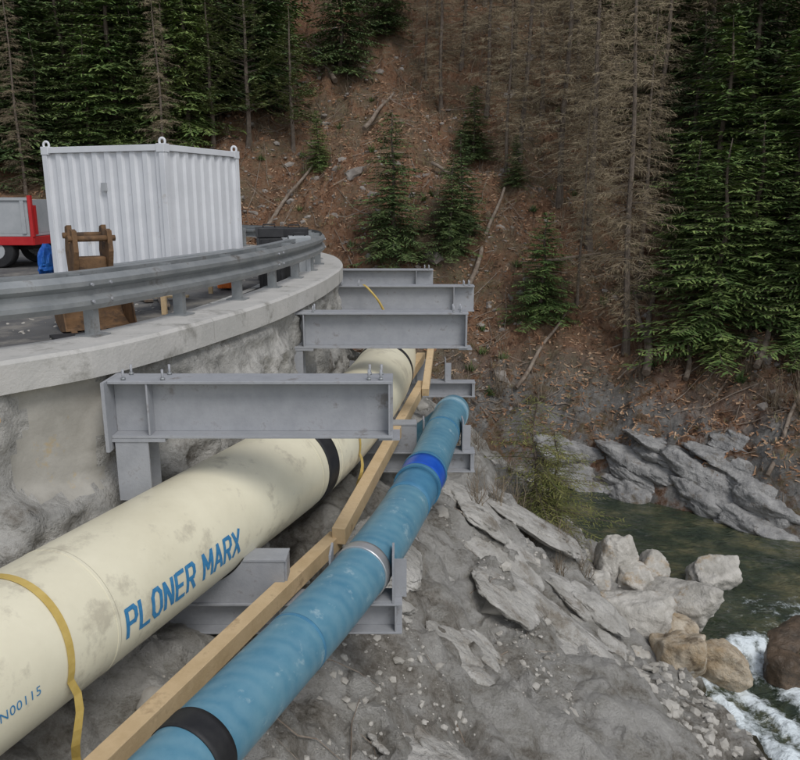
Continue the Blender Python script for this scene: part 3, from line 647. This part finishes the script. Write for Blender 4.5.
p=bank_pts(24,.9,5.6,.1);scatter('bank_rocks',p,rs.uniform(.10,.24,len(p)),'bstone',2,sub=3,emb=1.0)
p=np.stack([rs.uniform(3.0,5.2,500),rs.uniform(7.2,11.2,500)],1);hh=height(p[:,0],p[:,1]);p=p[(hh>-6.5)&(hh<-5.2)];scatter('shore_gravel',p,rs.uniform(.03,.11,len(p)),'bstone',7)
def hill_pts(n,cl,ymax=42,smin=.8):
    y=rs.uniform(17,ymax,n*4);x=rs.uniform(-.55,.62,n*4)*y
    h,t,s_,a,b=height(x,y,True)
    m=(s_>smin)&(b>a+.02)&(fbm(x*.4,y*.4,s=44)>cl);return np.stack([x,y],1)[m][:n]
p=hill_pts(2400,.0);scatter('hillside_stones',p,np.clip(.06*np.exp(rs.normal(0,.6,len(p))),.03,.35),'stone',3,emb=.8)
p=hill_pts(40,.1);scatter('hillside_rocks',p,rs.uniform(.2,.5,len(p)),'stone',4,sub=2,emb=1.2)
p=np.stack([rs.uniform(-6.5,-1.8,500),rs.uniform(6.5,15,500)],1);t=-sdist(Wc,p[:,0],p[:,1]);p=p[(t<-.7)&(fbm(p[:,0],p[:,1],s=2)>-.1)];scatter('road_gravel',p,np.clip(.02*np.exp(rs.normal(0,.5,len(p))),.01,.07),'bstone',5,zz=.305)
# needle and leaf litter: one mesh of small flakes lying on the slope
P=hill_pts(36000,-1.2,40,.3);Zp=height(P[:,0],P[:,1]);n_=len(P)
C=np.stack([P[:,0],P[:,1],Zp+.02],1);u=rs.normal(size=(n_,3))*np.array([1,.8,.5]);u/=np.linalg.norm(u,axis=1)[:,None];v=np.cross(u,rs.normal(size=(n_,3))*.6+np.array([0,-.6,1]));v/=np.linalg.norm(v,axis=1)[:,None]
lu=rs.uniform(.03,.11,n_)[:,None];lv=rs.uniform(.010,.035,n_)[:,None]
VV=np.stack([C-u*lu-v*lv,C+u*lu-v*lv*.5,C+u*lu+v*lv*.5,C-u*lu+v*lv],1).reshape(-1,3)
mesh('leaf_litter',VV.tolist(),np.arange(n_*4).reshape(-1,4).tolist(),M['litter'])
def sticks(name,P,l0,l1,r,mat,seed,up=.03):
    rg=np.random.RandomState(seed);V=[];F=[]
    for (x,y) in P:
        a=rg.uniform(0,PI);L_=rg.uniform(l0,l1);xs_=x+np.cos(a)*np.linspace(-.5,.5,5)*L_+rg.normal(0,.03,5);ys_=y+np.sin(a)*np.linspace(-.5,.5,5)*L_+rg.normal(0,.03,5)
        zs_=height(xs_,ys_);zs_=np.linspace(zs_[0],zs_[-1],5)*.5+zs_*.5+up;rr=r*rg.uniform(.5,1.3);k=len(V)
        for i in range(5):
            q=rr*(1-i*.15);V+=[(xs_[i]-math.sin(a)*q,ys_[i]+math.cos(a)*q,zs_[i]),(xs_[i]+math.sin(a)*q,ys_[i]-math.cos(a)*q,zs_[i]),(xs_[i],ys_[i],zs_[i]+q*1.6)]
        for i in range(4):
            for j in range(3): F.append((k+i*3+j,k+i*3+(j+1)%3,k+i*3+3+(j+1)%3,k+i*3+3+j))
    mesh(name,V,F,M[mat])
sticks('fallen_branches',hill_pts(1100,-.5),.5,2.4,.018,'log',1)
sticks('bank_twigs',bank_pts(60,1.5,5.4,.0),.3,1.0,.008,'log',2)
def log(x0,y0,x1,y1,r,lift=.12):
    n=9;xs_=np.linspace(x0,x1,n);ys_=np.linspace(y0,y1,n);h=height(xs_,ys_);z=np.linspace(h[0],h[-1],n);z=z+max(0,(h-z).max()*.6)+lift
    xs_=xs_+.05*np.sin(np.arange(n)*1.1);tube('fallen_log',np.stack([xs_,ys_,z],1),r,M['log'],None,10,rf=[r*(1-.06*i) for i in range(n)])
for q in ((2.3,25.5,3.9,29.5,.09),(3.5,22.3,5.3,24.4,.07),(7.1,21.4,8.3,25,.12),(8.9,17.4,10.9,19.6,.06),(8.1,21,8.9,22.7,.08),(-3,37.5,-4.8,40,.13),(-5.4,29,-3.5,31.3,.09),(7.4,22.3,7.6,24.8,.10),(5.0,26,7.0,27,.08),(1.2,30,2.8,29.4,.07),(9.6,20,11.4,22.4,.09),(-1.5,33,-.3,35.5,.10)): log(*q)
def brush(name,P,hmin,hmax,n,w,mat,seed,spread=.7):
    rg=np.random.RandomState(seed);V=[];F=[];z=height(P[:,0],P[:,1])
    for (x,y),zz in zip(P,z):
        H=rg.uniform(hmin,hmax)
        for i in range(n):
            a=rg.uniform(0,6.28);sp=rg.uniform(.1,spread);d=np.array([math.cos(a)*sp,math.sin(a)*sp,1]);d/=np.linalg.norm(d)
            b0=np.array([x+rg.normal(0,.06),y+rg.normal(0,.06),zz-.03]);L_=H*rg.uniform(.5,1)
            sd=np.array([-math.sin(a),math.cos(a),0]);prev=b0
            for j in range(3):
                nx_=prev+(d+rg.normal(0,.15,3)+np.array([0,0,-.12*j]))*L_/3;ww=w*(1-.28*j);k=len(V)
                V+=[prev-sd*ww,prev+sd*ww,nx_+sd*ww*.7,nx_-sd*ww*.7];F.append((k,k+1,k+2,k+3))
                if j:
                    for _ in range(2):
                        t2=rg.normal(0,1,3);t2[2]=abs(t2[2])*.6;t2/=np.linalg.norm(t2);e=prev+t2*L_*.22;k=len(V);V+=[prev-sd*ww*.5,prev+sd*ww*.5,e+sd*ww*.25,e-sd*ww*.25];F.append((k,k+1,k+2,k+3))
                prev=nx_
    mesh(name,V,F,M[mat])
brush('dry_brush',hill_pts(420,-.3,38),.3,1.2,12,.008,'twig',11)
brush('dry_grass_tufts',hill_pts(900,-.4,36),.12,.3,14,.009,'grass',12,1.3)
brush('evergreen_undergrowth',hill_pts(60,.1,38),.25,.45,40,.02,'spruce',15,1.6)
bp_=np.array([(2.2,13.5),(1.7,12.6),(2.9,12.8),(1.3,12.0),(2.5,14.0),(3.2,13.6),(2.0,14.4),(1.0,13.6),(2.7,11.9),(3.1,15.0),(1.6,15.2),(2.4,15.8),(1.2,14.6),(3.3,12.6),(2.3,12.4)])
brush('bank_shrub',bp_,.4,1.1,26,.007,'twig',13,1.2)
brush('riverside_shrub',np.array([(10.2,18.6),(10.6,19.4),(9.8,19.0),(11.0,18.4),(10.9,20.2),(2.0,22.2),(3.0,22.4),(1.4,22.0),(4.2,21.8),(10.4,17.9),(11.4,19.0)]),1.0,2.0,34,.010,'twig',14,.9)
# ------------------------------------------------------------ trees
def conifer(name,H,R,seed,kind):
    rg=random.Random(seed);V=[];F=[];mi=[]
    U=rg.uniform
    def quad(a,b,w,m):
        k=len(V);V.extend((a-w,a+w,b+w*.35,b-w*.35));F.append((k,k+1,k+2,k+3));mi.append(m)
    tr={'spruce':.012,'pine':.014,'larch':.0095,'bush':.010}[kind]*H
    ns=14;lean=(U(-.02,.02),U(-.02,.02));curve=[Vector((lean[0]*H*(i/ns)+.04*math.sin(i*.9+seed),lean[1]*H*(i/ns)+.04*math.cos(i*.7+seed),H*i/ns)) for i in range(ns+1)]
    for i in range(ns+1):
        r=tr*(1-i/ns)**.8+.008
        if i==0: r*=1.35
        for k in range(7): V.append(curve[i]+Vector((math.cos(2*PI*k/7)*r,math.sin(2*PI*k/7)*r,0)))
    for i in range(ns):
        for k in range(7): F.append((i*7+k,i*7+(k+1)%7,(i+1)*7+(k+1)%7,(i+1)*7+k));mi.append(0)
    def axis_(z):
        f=min(z/H*ns,ns-.001);i=int(f);return curve[i].lerp(curve[i+1],f-i)
    z=H*{'spruce':.03,'pine':.20,'larch':.08,'bush':.04}[kind]
    while z<H*.985:
        fr_=z/H
        if kind=='pine': Lm=R*(math.sin(min(1,(1-fr_)*1.35)*PI/2))*(.75+.25*math.sin(z*3+seed));nb=6
        elif kind=='larch': Lm=R*(1-fr_)**.5*(.55+.45*min(1,fr_*3));nb=5
        else: Lm=R*(1-fr_)**.75;nb=8 if kind=='spruce' else 5
        for k in range(nb):
            an=U(0,2*PI);Lk=Lm*(U(.5,1.15) if kind!='larch' else U(.25,1.15))+.06
            if kind=='larch' and U(0,1)<.2: continue
            d=Vector((math.cos(an),math.sin(an),0));sd=Vector((-d.y,d.x,0))
            el=(.55*fr_-.15 if kind=='spruce' else .25 if kind=='pine' else .25*fr_-.05)+U(-.1,.1)*(2 if kind=='larch' else 1);dr=.28 if kind!='pine' else .0
            base=axis_(z)+Vector((0,0,U(-.02,.02)*H*.5))
            def pt(u): return base+d*(u*Lk)+Vector((0,0,Lk*(el*u-dr*u*u+.12*u**4)))
            n_=3;bw=.009*Lk+.004
            for j in range(n_):
                a=pt(j/n_);b=pt((j+1)/n_);w_=bw*(1-j/n_*.8)
                quad(a,b,sd*w_,0);quad(a,b,Vector((0,0,w_)),0)
            gap={'spruce':.10,'pine':.10,'larch':.13,'bush':.075}[kind]
            K=max(3,int(Lk/gap))
            for j in range(1,K+1):
                u=j/K;o_=pt(u*.98)
                if kind=='pine' and u<.35: continue
                for s_ in (-1,1):
                    tl=(Lk*.36*(1-u*.75)+.07)*U(.6,1.25)
                    td=(d*U(.45,.9)+sd*s_*U(.6,1)+Vector((0,0,U(-.45,.05) if kind!='pine' else U(-.1,.5)))).normalized()
                    if kind=='larch':
                        w=Vector((U(-1,1),U(-1,1),U(-1,1)));w=w.cross(td).normalized()*.0055
                        e_=o_+td*tl;quad(o_,e_,w,1)
                        for q in range(2):
                            f0=o_+td*tl*U(.2,.95);t2=(td+Vector((U(-1,1),U(-1,1),U(-1.2,.3)))).normalized()
                            w=Vector((U(-1,1),U(-1,1),U(-1,1))).cross(t2).normalized()*.006;quad(f0,f0+t2*U(.08,.24),w,1)
                    else:
                        m_=max(1,int(tl/.12))
                        for q in range(m_):
                            a=o_+td*(tl*q/m_);jit=Vector((U(-.3,.3),U(-.3,.3),U(-.35,.2)))
                            dd=(td+jit).normalized();w=Vector((U(-.6,.6),U(-.6,.6),1)).cross(dd).normalized()*(U(.018,.035) if kind!='bush' else U(.006,.012))
                            quad(a,a+dd*(U(.11,.19) if kind!='bush' else U(.07,.13)),w,1)
        z+=H*{'spruce':.026,'pine':.028,'larch':.017,'bush':.038}[kind]*U(.7,1.3)
    me=bpy.data.meshes.new(name);me.from_pydata([tuple(v) for v in V],[],F)
    me.materials.append(M['bark']);me.materials.append(M[{'spruce':'spruce','pine':'pine','larch':'larch','bush':'bushn'}[kind]])
    me.polygons.foreach_set('material_index',mi);me.update();return me
SP=[conifer('spruce_mesh',7,1.9,11+i,'spruce') for i in range(4)]
SG=[]
for q in SP[:3]:
    c=q.copy();c.materials[1]=M['spruceg'];SG.append(c)
PN=[conifer('pine_mesh',8,2.0,41+i,'pine') for i in range(2)]
LA=[conifer('larch_mesh',12,2.0,61+i,'larch') for i in range(5)]
BU=[conifer('young_fir_mesh',3.0,1.6,81+i,'bush') for i in range(2)]
base={'spruce':(SP,7),'pine':(PN,8),'larch':(LA,12),'bush':(BU,3),'green':(SG,7)}
nm={'spruce':'spruce_tree','pine':'pine_tree','larch':'larch_tree','bush':'young_fir_tree','green':'spruce_tree'}
R_=random.Random(7)
def tree(kind,x,y,H,wide=1,parent=None,dz=0):
    L_,h=base[kind];me=R_.choice(L_);z=float(height(np.array([x]),np.array([y]))[0])
    o=bpy.data.objects.new(nm[kind],me);S.collection.objects.link(o);s=H/h
    o.location=(x,y,z-.12+dz);o.scale=(s*wide,s*wide,s);o.rotation_euler=(R_.uniform(-.03,.03),R_.uniform(-.03,.03),R_.uniform(0,6.28))
    if parent:o.parent=parent
    return o
TR="s,-0.2,26.7,4.9,1.35;s,1.7,26.6,3.3,1.3;s,2.2,27.4,3.6,1.2;s,3.0,32.1,2.9,1.4;s,4.4,29.9,1.9,1.3;g,4.6,24.7,3.4,1.55;g,9.1,21.8,6.0,1.5;g,11.7,23.0,6.9,1.5;s,11.9,26.9,9.5,1.2;g,10.4,25.6,7.5,1.3;s,10.7,28.9,6.5,1.2;g,11.2,20.6,5.2,1.5;s,12.6,27.2,9.5,1.2;g,13.4,24.5,8.5,1.2;g,10.3,22.4,5.2,1.6;g,12.6,21.4,6.5,1.3;s,14.6,27,10,1.1;g,9.3,24.4,4.6,1.4;p,-6.2,32.6,7.2,1;p,-4.4,32.6,5.6,1.1;p,-7.7,32.8,6.4,1;s,-15.3,32.7,9.8,1.1;s,-13.5,32.8,8.4,1.1;g,-11.6,32.5,9.1,1.1;s,-10.0,33.2,8.7,1.1;g,-8.7,32.9,8.5,1;s,-16.1,32.2,8.0,1.1;s,-10.9,32.9,6.0,1.2;s,-17.5,31.5,9,1.2;g,-12.4,31.8,5,1.3;s,-14.4,31.6,5.5,1.3;s,-2.8,38.4,7.8,1;g,-3.2,31.4,2.3,1.2;s,-0.7,40.5,6.5,1;l,-14.6,30.5,8,.8;l,-9.2,31.0,8,.8;p,-9.4,32.2,7.4,1;l,6.9,22.9,13.1,.8;l,5.9,28.9,12,1;l,6.7,27.3,11.7,1;l,4.9,32.3,11,1;l,3.7,34.4,9.9,1;l,9.7,30,11,1;l,1.8,35.5,9.5,1;l,8.3,32,11,1;l,6.2,35,11,1;l,12,31.5,11,1;l,5.8,24.8,7,.7;l,7.8,24.7,9,.9;l,2.9,38,10,1;l,7.4,30.2,11,1.1;l,5.2,36.5,11,1.1;l,10.9,33.5,11,1.1;l,7.6,34.5,11,1.1;l,4.1,30.6,7,1"
for q in TR.split(';'):
    k_,x,y,H,w=q.split(',');tree({'s':'spruce','p':'pine','l':'larch','g':'green'}[k_],float(x),float(y),float(H),float(w))
df=empty('distant_forest')
n=0
while n<125:
    y=R_.uniform(32,47);x=R_.uniform(-.66,.66)*y
    u_=x/y
    if -.17<u_<.0 and y<44: continue
    if 0<=u_<.3 and y<38: continue
    if u_<-.17 and y<34: continue
    pl=.82 if u_<-.17 else (.12 if u_<.28 else .65)
    if 0<u_<.28 and R_.random()<.3: continue
    tree(R_.choice(('spruce','green')) if R_.random()<pl else 'larch',x,y,R_.uniform(7,13),R_.uniform(.9,1.2),df);n+=1
tree('bush',2.75,14.7,2.8,1.2)
tree('bush',3.3,15.1,2.0,1.4)
# ------------------------------------------------------------ camera, light
P_=math.radians(13.3)
cam=bpy.data.cameras.new('camera');co=bpy.data.objects.new('camera',cam);S.collection.objects.link(co)
co.location=(0,0,1.7);co.rotation_euler=(PI/2-P_,0,0);cam.sensor_width=36;cam.sensor_fit='HORIZONTAL';cam.lens=34.2;cam.clip_end=500;cam.clip_start=.05
S.camera=co
w=bpy.data.worlds.new('World');S.world=w;w.use_nodes=True;N=w.node_tree.nodes;L=w.node_tree.links
sk=N.new('ShaderNodeTexSky');sk.sky_type='NISHITA';sk.sun_disc=False;el=math.radians(52);ro=math.radians(150)
sk.sun_elevation=el;sk.sun_rotation=ro
hs=N.new('ShaderNodeHueSaturation');hs.inputs['Saturation'].default_value=.4;L.new(sk.outputs[0],hs.inputs['Color'])
L.new(hs.outputs[0],N['Background'].inputs['Color']);N['Background'].inputs['Strength'].default_value=.15
sl=bpy.data.lights.new('sun','SUN');sl.energy=1.5;sl.angle=math.radians(22);sl.color=(1,.98,.95);so=bpy.data.objects.new('sun',sl);S.collection.objects.link(so)
sd=Vector((math.sin(ro)*math.cos(el),math.cos(ro)*math.cos(el),math.sin(el)));so.rotation_euler=sd.to_track_quat('Z','Y').to_euler()
S.view_settings.view_transform='Standard';S.view_settings.look='None';S.view_settings.exposure=0
